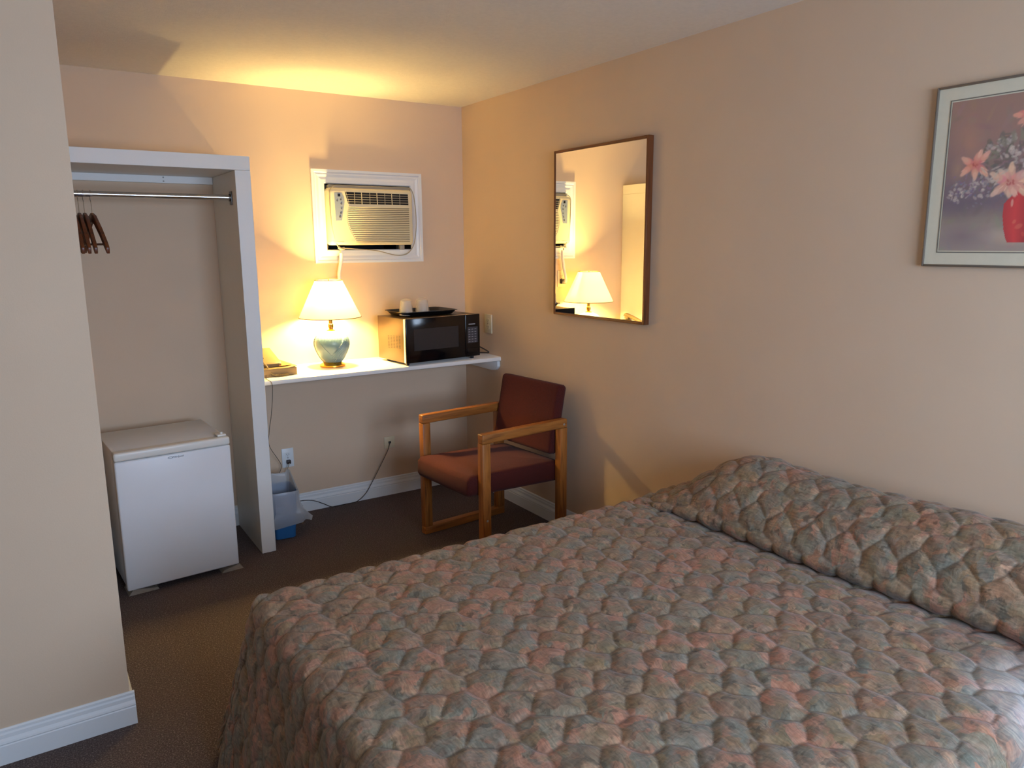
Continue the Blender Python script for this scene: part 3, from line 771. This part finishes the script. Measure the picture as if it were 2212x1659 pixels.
# a pulled-up crumpled corner at the back left
for i in (1, 2, 3):
    lv[i] = [(x, y, z+.055*math.exp(-((y-.09)/.05)**2)*(1+.3*math.sin(x*120))) if y > .0 else (x, y, z) for x, y, z in lv[i]]
lv = [[(max(-.086, x), y, z) for x, y, z in L_] for L_ in lv]
rs = [[b.verts.new(p) for p in L_] for L_ in lv]
for A, B in zip(rs, rs[1:]):
    n = len(A)
    for k in range(n): b.faces.new((A[k], A[(k+1) % n], B[(k+1) % n], B[k]))
bmesh.ops.subdivide_edges(b, edges=b.edges[:], cuts=1, use_grid_fill=True, smooth=.5)
build('bin_liner', b, M['liner'], wb, angle=60)['label'] = 'thin white plastic bag folded over the rim'

# ------------------------------------------------------------------ armchair
# local frame: +x towards the front of the chair, y across, origin on the floor at the chair centre
ang = math.radians(5)
chp = (-.405, -.982)
ch = thing('armchair', 'honey wood armchair with maroon upholstery beside the right wall', 'armchair', (chp[0], chp[1], 0), PI+ang)
LA, WA, HA, T = .555, .595, .682, .048
for s in (-1, 1):
    y0, y1 = (WA/2-T+.004, WA/2) if s > 0 else (-WA/2, -WA/2+T-.004)
    b = nb(); box(b, LA/2-T, LA/2, y0, y1, .044, HA-T, .0035); build('leg', b, M['oak_z'], ch)
    b = nb(); box(b, -LA/2, -LA/2+T, y0, y1, .044, HA-T, .0035); build('leg', b, M['oak_z'], ch)
    b = nb(); box(b, -LA/2, LA/2, y0, y1, HA-T, HA, .006, 3); build('armrest', b, M['oak_x'], ch)
    b = nb(); box(b, -LA/2, LA/2, y0, y1, .0, .044, .004); build('floor_runner', b, M['oak_x'], ch)
    for (x, z) in ((LA/2-T/2, .24), (-LA/2+T/2, HA-.028)):
        b = nb(); cyl(b, (x, s*(WA/2-.001), z), (x, s*(WA/2+.0012), z), .006, seg=14)
        build('dowel_cap', b, M['shim'], ch)
yi = WA/2-T
def cushion(L_, W_, T_, r, n=26, crown=.012, sag=.0):
    """rounded slab centred on the origin; x length, y width, z thickness"""
    bm = nb(); rings = []
    m = 10
    for sgn in (1,):
        prof = []
        for k in range(m+1):
            a = -PI/2+PI*k/m
            prof.append((r*(math.cos(a)-1), (T_/2-0)*math.sin(a) if r > T_/2 else 0))
    lev = [(-r*1.0, -T_/2), (-r*.3, -T_/2+r*.12), (0, -T_/2+r*.7), (0, T_/2-r*.7), (-r*.3, T_/2-r*.12), (-r*1.0, T_/2)]
    for off, z in lev:
        rings.append([bm.verts.new((x, y, z)) for x, y in rrect(L_/2+off, W_/2+off, max(.006, r*.8+off*.5), 6)])
    for A, B in zip(rings, rings[1:]):
        q = len(A)
        for k in range(q): bm.faces.new((A[k], A[(k+1) % q], B[(k+1) % q], B[k]))
    # top and bottom as concentric fills with a crown
    for ring, z, s in ((rings[-1], T_/2, 1), (rings[0], -T_/2, -1)):
        prev = ring
        for f in (.8, .6, .4, .2):
            cur = []
            for v in ring:
                x, y = v.co.x*f, v.co.y*f
                cur.append(bm.verts.new((x, y, z+(crown*(1-f*f) if s > 0 else 0))))
            q = len(cur)
            for k in range(q): bm.faces.new((prev[k], prev[(k+1) % q], cur[(k+1) % q], cur[k]))
            prev = cur
        bm.faces.new(prev)
    return bm
b = cushion(.60, 2*yi-.004, .115, .030, crown=.012)
for v in b.verts:                            # waterfall front edge and slight dish
    if v.co.x > .18: v.co.z -= .25*(v.co.x-.18)**2*6*(1 if v.co.z > 0 else .3)
    if v.co.z > 0: v.co.z += -.006*math.sin((v.co.x+.3)/.6*PI)
build('seat', b, M['maroon'], ch, angle=80, loc=(.030, 0, .405), rot=(0, math.radians(-3.5), 0))
b = cushion(.375, 2*yi-.006, .062, .022, crown=.008)
for v in b.verts: v.co.z += -.05*(v.co.y**2)*2
build('backrest', b, M['maroon'], ch, angle=80, loc=(-.262, 0, .668), rot=(0, math.radians(-101), 0))

# ------------------------------------------------------------------ mirror
MY0, MY1, MZ0, MZ1 = -1.030, -1.741, 1.215, 2.067
mc = ((MY0+MY1)/2, (MZ0+MZ1)/2)
mr = thing('wall_mirror', 'tall mirror in a thin brown wood frame on the right wall', 'mirror', (0, mc[0], mc[1]))
mr.rotation_euler = (0, MIR_TILT if 'MIR_TILT' in globals() else 0.0, 0)
hw, hh = (MY0-MY1)/2, (MZ1-MZ0)/2
FT, FD = .013, .034
for (y0, y1, z0, z1, mt) in ((-hw, -hw+FT, -hh, hh, 'mir_z'), (hw-FT, hw, -hh, hh, 'mir_z'), (-hw+FT, hw-FT, hh-FT, hh, 'mir_y'), (-hw+FT, hw-FT, -hh, -hh+FT, 'mir_y')):
    b = nb(); box(b, -FD, -.001, y0, y1, z0, z1, .0015, 1); build('frame_rail', b, M[mt], mr)
b = nb(); box(b, -.006, -.001, -hw+FT, hw-FT, -hh+FT, hh-FT); build('backing', b, M['hanger'], mr)
# the plate sits a touch out of true in its frame
b = nb(); box(b, -.0015, .0015, -hw+FT+.0005, hw-FT-.0005, -hh+FT+.0005, hh-FT-.0005); build('mirror_glass', b, M['mirror'], mr, smooth=False, loc=(-.0265, 0, 0), rot=(0, math.radians(.0), math.radians(.5)))

# ------------------------------------------------------------------ framed picture
PY0, PZ0, PZ1 = -2.998, 1.514, 2.056; PWD = .535; PY1 = PY0-PWD
pc = thing('framed_picture', 'framed flower painting with pale mat on the right wall above the bed', 'picture', (0, (PY0+PY1)/2, (PZ0+PZ1)/2))
hw, hh = PWD/2, (PZ1-PZ0)/2; ft = .007
for (y0, y1, z0, z1) in ((-hw, -hw+ft, -hh, hh), (hw-ft, hw, -hh, hh), (-hw+ft, hw-ft, hh-ft, hh), (-hw+ft, hw-ft, -hh, -hh+ft)):
    b = nb(); box(b, -.020, -.001, y0, y1, z0, z1, .003, 2); build('frame_rail', b, M['pframe'], pc)
b = nb(); box(b, -.0135, -.001, -hw+ft, hw-ft, -hh+ft, hh-ft); build('mat_board', b, M['mat'], pc)
ah, aw = hh-.0495, hw-.0495
b = nb()
for k, (e, w_) in enumerate(((.0065, .003),)):
    box(b, -.0146, -.0135, -aw-e, -aw-e+w_, -ah-e, ah+e); box(b, -.0146, -.0135, aw+e-w_, aw+e, -ah-e, ah+e)
    box(b, -.0146, -.0135, -aw-e+w_, aw+e-w_, ah+e-w_, ah+e); box(b, -.0146, -.0135, -aw-e+w_, aw+e-w_, -ah-e, -ah-e+w_)
build('mat_line', b, M['mat_in'], pc)
# the print, painted stroke by stroke into vertex colours (u: 0 left .. 1 right as seen, v: 0 bottom .. 1 top)
NU = NV = 230
uu, vv = np.meshgrid((np.arange(NU)+.5)/NU, (np.arange(NV)+.5)/NV)
img = np.zeros((NV, NU, 3))
def c255(r, g, b_): return np.array([r, g, b_])/255.
top, mid, low, tab = c255(148, 118, 118), c255(140, 112, 118), c255(98, 90, 118), c255(150, 142, 150)
for ch_ in range(3):
    img[..., ch_] = np.interp(vv[:, 0], [0, .12, .22, .32, .5, .75, 1], [tab[ch_]*.98, tab[ch_], tab[ch_]*.86, low[ch_], (low+mid)[ch_]/2, mid[ch_], top[ch_]*.97])[:, None]
rg = np.random.RandomState(11); OFFU = 0.
def stroke(u, v, lu, lv, ang_, col, al=.8, soft=.35):
    ca_, sa_ = math.cos(ang_), math.sin(ang_)
    du, dv = uu-u+OFFU, vv-v; p = (du*ca_+dv*sa_)/lu; q = (-du*sa_+dv*ca_)/lv
    d = np.sqrt(p*p+q*q); k = np.clip((1-d)/soft, 0, 1)*al
    img[:] = img*(1-k[..., None])+np.array(col)*k[..., None]
for _ in range(260):
    u, v = rg.rand(), rg.rand(); base_ = img[int(v*(NV-1)), int(u*(NU-1))]
    stroke(u, v, .03+.06*rg.rand(), .012+.02*rg.rand(), rg.rand()*3, np.clip(base_+rg.randn(3)*.022, 0, 1), .5, .6)
stroke(.14, .72, .12, .22, .2, c255(176, 128, 118), .55, 1.); stroke(.08, .55, .06, .10, 0, c255(178, 146, 122), .5, 1.)
stroke(.15, .10, .22, .12, 0, c255(104, 96, 124), .7, 1.); stroke(.5, .10, .26, .07, 0, c255(182, 174, 170), .7, 1.)
stroke(.12, .28, .16, .10, 0, c255(92, 84, 112), .6, 1.)
OFFU = .095
for _ in range(130):                                    # dark foliage mass
    a = rg.rand()*2*PI; r_ = rg.rand()**.6
    stroke(.55+.30*r_*math.cos(a), .56+.20*r_*math.sin(a), .02+.03*rg.rand(), .008+.012*rg.rand(), rg.rand()*3, c255(*(74+rg.rand(3)*26+np.array([4, 0, 8]))), .6)
for _ in range(150):                                    # small pale blossoms
    cu, cv, s_ = [( .30, .41, .10), (.20, .38, .08), (.45, .70, .08), (.52, .62, .08), (.62, .57, .10), (.75, .66, .08), (.35, .46, .07)][rg.randint(7)]
    t_ = rg.rand()
    stroke(cu+rg.randn()*s_*.6, cv+rg.randn()*s_*.38, .008+.014*rg.rand(), .006+.011*rg.rand(), rg.rand()*3, c255(156+56*t_, 152+52*t_, 170+38*t_), .6)
for _ in range(90):
    stroke(.30+rg.randn()*.09, .43+rg.randn()*.05, .012, .007, rg.rand()*3, c255(*(np.array([112, 112, 150])+rg.randn(3)*10)), .55)
for _ in range(26):                                     # leaves
    a = rg.rand()*PI; stroke(.58+.2*math.cos(a), .58+.16*math.sin(a), .05, .009, a+rg.randn()*.3, c255(122, 124, 120), .55)
# vase
def vase_w(v):
    return np.interp(v, [.055, .075, .14, .24, .31, .345, .37, .40], [.062, .075, .095, .112, .108, .075, .055, .060])
mask = (vv > .055) & (vv < .40) & (np.abs(uu-.510) < vase_w(vv))
tt = (uu-.510)/np.maximum(vase_w(vv), 1e-3)
for ch_, (a_, b_, c_) in enumerate(((176, 206, 140), (44, 52, 30), (60, 66, 48))):
    vals = np.interp(tt, [-1, -.35, .5, 1], [a_/255, b_/255, (a_*.9)/255, c_/255]); img[..., ch_] = np.where(mask, vals, img[..., ch_])
stroke(.545, .31, .010, .030, 0, c255(226, 176, 170), .7); stroke(.60, .16, .03, .018, .5, c255(216, 100, 92), .6); stroke(.57, .19, .018, .012, 1, c255(214, 108, 98), .6); stroke(.63, .11, .02, .012, 2, c255(200, 70, 70), .6)
def lily(u, v, s, rot, c1, c2, n=6, sq=.8):
    for k in range(n):
        a = rot+k*2*PI/n
        ln = rg.uniform(.75, 1.12); a += rg.uniform(-.18, .18); bend = rg.uniform(-.35, .35)
        for j in range(4):
            f = (.22+.22*j)*ln; col = np.array(c1)*(1-j/3.2)+np.array(c2)*(j/3.2); a2 = a+bend*j/3
            stroke(u+s*f*math.cos(a2), v+s*f*math.sin(a2)*sq, s*.30, s*(.17, .25, .24, .15)[j], a2, np.clip(col+rg.randn(3)*.02, 0, 1), .85)
    for k in range(7):
        a = rg.rand()*2*PI; f = rg.uniform(.4, .95); stroke(u+s*f*math.cos(a), v+s*f*math.sin(a)*sq, s*.16, s*.035, a, np.clip(np.array(c2)+.06, 0, 1), .6)
    for k in range(5): stroke(u+rg.randn()*s*.12, v+rg.randn()*s*.12, s*.10, s*.05, rg.rand()*3, c255(176, 74, 80), .7)
P1, P2 = c255(204, 108, 112), c255(226, 176, 170)
lily(.285, .575, .115, .5, P1, P2, 6); lily(.52, .445, .135, .2, c255(206, 132, 132), c255(224, 186, 178), 9, .75)
lily(.62, .86, .12, -.3, c255(200, 104, 104), c255(220, 150, 146), 6); lily(.72, .42, .10, .8, P1, P2, 6); lily(.80, .60, .11, .1, P1, P2, 6); lily(.86, .80, .09, .4, c255(214, 150, 150), P2, 6)
for _ in range(8): stroke(.44+rg.randn()*.05, .50+rg.randn()*.03, .035, .008, rg.rand()*3, c255(188, 182, 184), .6)
img = np.clip((img*.82+.18*np.array([.84, .76, .66]))*np.array([1.06, 1.02, .92]), 0, 1)
b = nb(); G = []
for j in range(NV):
    G.append([(-.0142, aw-2*aw*i/(NU-1), -ah+2*ah*j/(NV-1)) for i in range(NU)])
sheet(b, G)
for f in b.faces: f.smooth = False
art = build('painted_print', b, M['art'], pc, smooth=False, recalc=False)
la = np.where(img <= .04045, img/12.92, ((img+.055)/1.055)**2.4)
ca_attr = art.data.color_attributes.new('paint', 'FLOAT_COLOR', 'POINT')
cols = np.ones((NU*NV, 4), np.float32); cols[:, :3] = la.reshape(-1, 3)
ca_attr.data.foreach_set('color', cols.ravel())
if art.data.polygons[0].normal.x > 0: art.data.flip_normals()

# ------------------------------------------------------------------ bed and bedspread
BX1, BX0, BYa, BYb, BZ = -.012, -1.985, -2.140, -3.72, .572
bd = thing('bed', 'queen bed under the quilted floral bedspread, head against the right wall', 'bed', ((BX0+BX1)/2, (BYa+BYb)/2, 0))
b = nb(); box(b, BX0+.03, BX1-.01, BYb+.03, BYa-.03, .31, BZ-.03, .04, 4); shift(b, bd); build('mattress', b, M['mat'], bd)
b = nb(); box(b, BX0+.035, BX1-.01, BYb+.035, BYa-.035, .12, .308, .015, 2); shift(b, bd); build('box_spring', b, M['mat'], bd)
for sx in (BX0+.1, BX1-.1):
    for sy in (BYb+.1, BYa-.1):
        b = nb(); cyl(b, (sx, sy, 0), (sx, sy, .12), .02, .025, 16); shift(b, bd); build('leg', b, M['black'], bd)

R = .055                                       # edge rounding
xf, ya, yb = BX0+R, BYa-R, BYb+R               # where the flat top ends
ymid = (ya+yb)/2; Wt = (ya-yb)/2
# head-end profile over the pillows (distance from wall, height over the mattress top)
PR = [(.000, .09), (.015, .125), (.05, .166), (.11, .204), (.18, .220), (.25, .212), (.32, .174), (.375, .120), (.412, .066), (.430, .034), (.420, .010), (.396, -.010), (.402, -.018), (.434, -.015), (.478, -.003), (.52, 0)]
PRs = [(p.x, p.y) for p in smooth_path([(a_, b_, 0) for a_, b_ in PR], 12)]
Ls = [0]
for a_, b_ in zip(PRs, PRs[1:]): Ls.append(Ls[-1]+math.hypot(b_[0]-a_[0], b_[1]-a_[1]))
LP = Ls[-1]; Ls = np.array(Ls); PRx = np.array([p[0] for p in PRs]); PRz = np.array([p[1] for p in PRs])
LT = LP+(abs(xf-BX1)-.52)                      # cloth length from head to start of the foot rounding
DD = .60                                       # cloth drop beyond the top
step = .0047
sa = np.arange(0, LT+DD+step, step); tb = np.arange(-(Wt+DD), Wt+DD+step, step)
S, Tt = np.meshgrid(sa, tb, indexing='ij')
SPOT = (LP+.10, ymid-.80, 0)
ex = np.maximum(0, S-LT); ey = np.maximum(0, np.abs(Tt)-Wt); sg = np.sign(Tt)
d = np.maximum(ex, ey); th = np.arctan2(ey, np.maximum(ex, 1e-9)); th = np.where(d < 1e-9, 0, th)
nx, ny = np.cos(th), np.sin(th)
q = R*PI/2
Tc = np.clip(Tt, -Wt, Wt); Sc = np.minimum(S, LT)
# ripple coordinate round the perimeter
per = np.where(ex > 0, Tc, sg*(Wt+(LT-Sc)))+.9*np.where((ex > 0) & (ey > 0), sg*th*.35, 0)
fl = .17+.19*np.sin(2*th)**2                    # flare: outward slope of the drop
drop = np.where(d < q, R*(1-np.cos(np.minimum(d, q)/R)), R+(d-q)*np.cos(np.arctan(fl)))
off = np.where(d < q, R*np.sin(np.minimum(d, q)/R), R+(d-q)*np.sin(np.arctan(fl)))
ft_ = np.clip((d-q)/.45, 0, 1)
off = off+ft_*(.016*np.sin(per*11+.6)+.011*np.sin(per*23+2.)+.02*np.sin(2*th)*np.sin(th*8))
amp = np.clip((BYa+.03-(ymid+Tc))/.47, 0, 1); amp = amp*amp*(3-2*amp)
amp2 = np.clip(((ymid+Tc)-(BYb-.02))/.16, 0, 1); amp2 = amp2*amp2*(3-2*amp2)
A = amp*amp2*(1-.05*np.sin((ymid+Tc)*6))
px = np.interp(np.minimum(S, LP), Ls, PRx); pz = np.interp(np.minimum(S, LP), Ls, PRz)
flatx = S*.52/LP                                # where the profile would lie if flat
xin = np.where(S < LP, np.where(True, px*np.clip(A*3, 0, 1)+flatx*(1-np.clip(A*3, 0, 1)), 0), .52+(Sc-LP))
xin = xin+np.where(S < LP, np.interp(np.minimum(S, LP), [0, LP*.55, LP*.85, LP], [0, .02, 1, 0])*.045*np.exp(-((ymid+Tc-BYa)/.25)**2), 0)
xin = xin-np.where(S < LP, np.interp(np.minimum(S, LP), [0, LP*.55, LP*.85, LP], [0, .3, 1, .2])*.06*np.clip(((-2.95)-(ymid+Tc))/.6, 0, 1), 0)
zin = np.where(S < LP, pz*A, 0)
X = BX1-xin; X = np.where(ex > 0, BX1-(.52+(LT-LP))-nx*off, X)
Y = ymid+Tc+sg*np.where(ey > 0, ny*off, 0)
Z = BZ+zin-drop
Z = Z+.004*np.sin(X*3+1)*np.sin(Y*4)*(d < .01)
Z = np.maximum(Z, .012+0*Z)
P3 = np.stack([X, Y, Z], -1)
gi = np.gradient(P3, axis=0); gj = np.gradient(P3, axis=1)
Nn = np.cross(gj, gi); Ln = np.linalg.norm(Nn, axis=-1, keepdims=True); Nn = Nn/np.maximum(Ln, 1e-9)
if Nn[len(sa)//2, len(tb)//2, 2] < 0: Nn = -Nn
# quilting: rounded hexagonal cells in staggered rows, outlined by stitched seams
pp, s0 = .168, .056
qs = S+.007*np.sin(S*9+Tt*5)+.008*np.sin(2*PI*Tt/(2*s0)*1.0+S*4)
qt = Tt+.005*np.sin(S*13)+.004*np.sin(Tt*11+S*7)+.007*np.sin(2*PI*S/pp+.7)
def cellvec(u, v):
    best = None
    for sh_ in (0, 1):
        cu = (np.round((u/pp)-.5*sh_)+.5*sh_)*pp; cv = (np.round((v/(2*s0))-.5*sh_)+.5*sh_)*2*s0
        ru, rv = u-cu, v-cv; dd = ru*ru+rv*rv
        if best is None: best = [dd, ru, rv]
        else:
            k = dd < best[0]; best = [np.where(k, dd, best[0]), np.where(k, ru, best[1]), np.where(k, rv, best[2])]
    return best[1], best[2]
ru, rv = cellvec(qs, qt)
e = np.full(S.shape, 1.)
for vx, vy in [(pp/2, s0), (pp/2, -s0), (-pp/2, s0), (-pp/2, -s0), (0, 2*s0), (0, -2*s0), (pp, 0), (-pp, 0)]:
    L_ = math.hypot(vx, vy); e = np.minimum(e, L_/2-(ru*vx+rv*vy)/L_)
e = np.maximum(e, 0); e0 = e; e = np.sqrt(e*e+.0035**2)-.0035; puff = (1-np.exp(-e/.013))/(1-math.exp(-.05/.013))
fade = 1.-.35*ft_
h = (.0098*puff+.0010*np.sin(S*70+Tt*40)*puff)*fade
rgx = np.random.RandomState(5)
wr = sum(a_*np.sin(S*f1+Tt*f2+p_) for a_, f1, f2, p_ in [(.0006, 61, 83, 1.), (.0005, 97, -55, 2.), (.0004, 140, 120, .5)])
h = h+wr*puff
P3 = P3+Nn*h[..., None]
P3[..., 0] = np.minimum(P3[..., 0], BX1+.009)
P3[..., 2] = np.maximum(P3[..., 2], .010)
ni, nj = S.shape
me = bpy.data.meshes.new('bedspread')
idx = np.arange(ni*nj).reshape(ni, nj)
fc = np.stack([idx[:-1, :-1], idx[1:, :-1], idx[1:, 1:], idx[:-1, 1:]], -1).reshape(-1, 4)
me.vertices.add(ni*nj); me.vertices.foreach_set('co', P3.reshape(-1))
me.loops.add(fc.size); me.loops.foreach_set('vertex_index', fc.ravel().astype(np.int32))
me.polygons.add(len(fc)); me.polygons.foreach_set('loop_start', np.arange(0, fc.size, 4, dtype=np.int32))
me.polygons.foreach_set('use_smooth', [True]*len(fc))
me.update(calc_edges=True)
uvl = me.uv_layers.new(name='UVMap'); UV = np.stack([S, ymid+Tt], -1).reshape(-1, 2)[fc.ravel()]
uvl.data.foreach_set('uv', UV.astype(np.float32).ravel())
sm_ = me.attributes.new('seam', 'FLOAT', 'POINT'); sm_.data.foreach_set('value', e0.ravel().astype(np.float32))
me.validate()
if me.polygons[(ni//2)*(nj-1)+nj//2].normal.z < 0: me.flip_normals()
M['spread'] = mk_spread(); me.materials.append(M['spread'])
bs = bpy.data.objects.new('bedspread', me); COL.objects.link(bs)
tag(bs, 'quilted pink, grey and olive floral bedspread draped over the bed and pillows', 'bedspread')

# ------------------------------------------------------------------ light
w = bpy.data.worlds.new('daylight'); scn.world = w; w.use_nodes = True
bg = w.node_tree.nodes['Background']; bg.inputs[0].default_value = (.62, .80, 1., 1); bg.inputs[1].default_value = 1.0
al = bpy.data.lights.new('window_daylight', 'AREA'); al.shape = 'RECTANGLE'; al.size = WX1-WX0; al.size_y = WZ1-WZ0
al.energy = 114; al.color = (.56, .715, 1.)
ao = bpy.data.objects.new('window_daylight', al); COL.objects.link(ao)
ao.location = ((WX0+WX1)/2, YF-.16, (WZ0+WZ1)/2); ao.rotation_euler = (PI/2-math.radians(24), 0, 0)

# ------------------------------------------------------------------ camera
C = Vector((-2.4473315, -4.3072111, 1.5938644)); f_px = 1610.136
Rr = Vector((.8364006, -.5480843, -.0061353)); Uu = Vector((.1066030, .1516808, .9826641)); Ww = Vector((.5376521, .8225549, -.1852934))
cam = bpy.data.cameras.new('camera'); co_ = bpy.data.objects.new('camera', cam); COL.objects.link(co_)
mt = Matrix(((Rr.x, Uu.x, -Ww.x, C.x), (Rr.y, Uu.y, -Ww.y, C.y), (Rr.z, Uu.z, -Ww.z, C.z), (0, 0, 0, 1)))
co_.matrix_world = mt
cam.sensor_fit = 'HORIZONTAL'; cam.sensor_width = 36; cam.lens = f_px/2212*36; cam.clip_start = .02
scn.camera = co_
scn.view_settings.view_transform = 'Standard'; scn.view_settings.look = 'None'; scn.view_settings.gamma = 1
scn.view_settings.use_curve_mapping = False; scn.view_settings.exposure = .12
scn.cycles.max_bounces = 14; scn.cycles.diffuse_bounces = 8; scn.cycles.glossy_bounces = 6; scn.cycles.transparent_max_bounces = 16
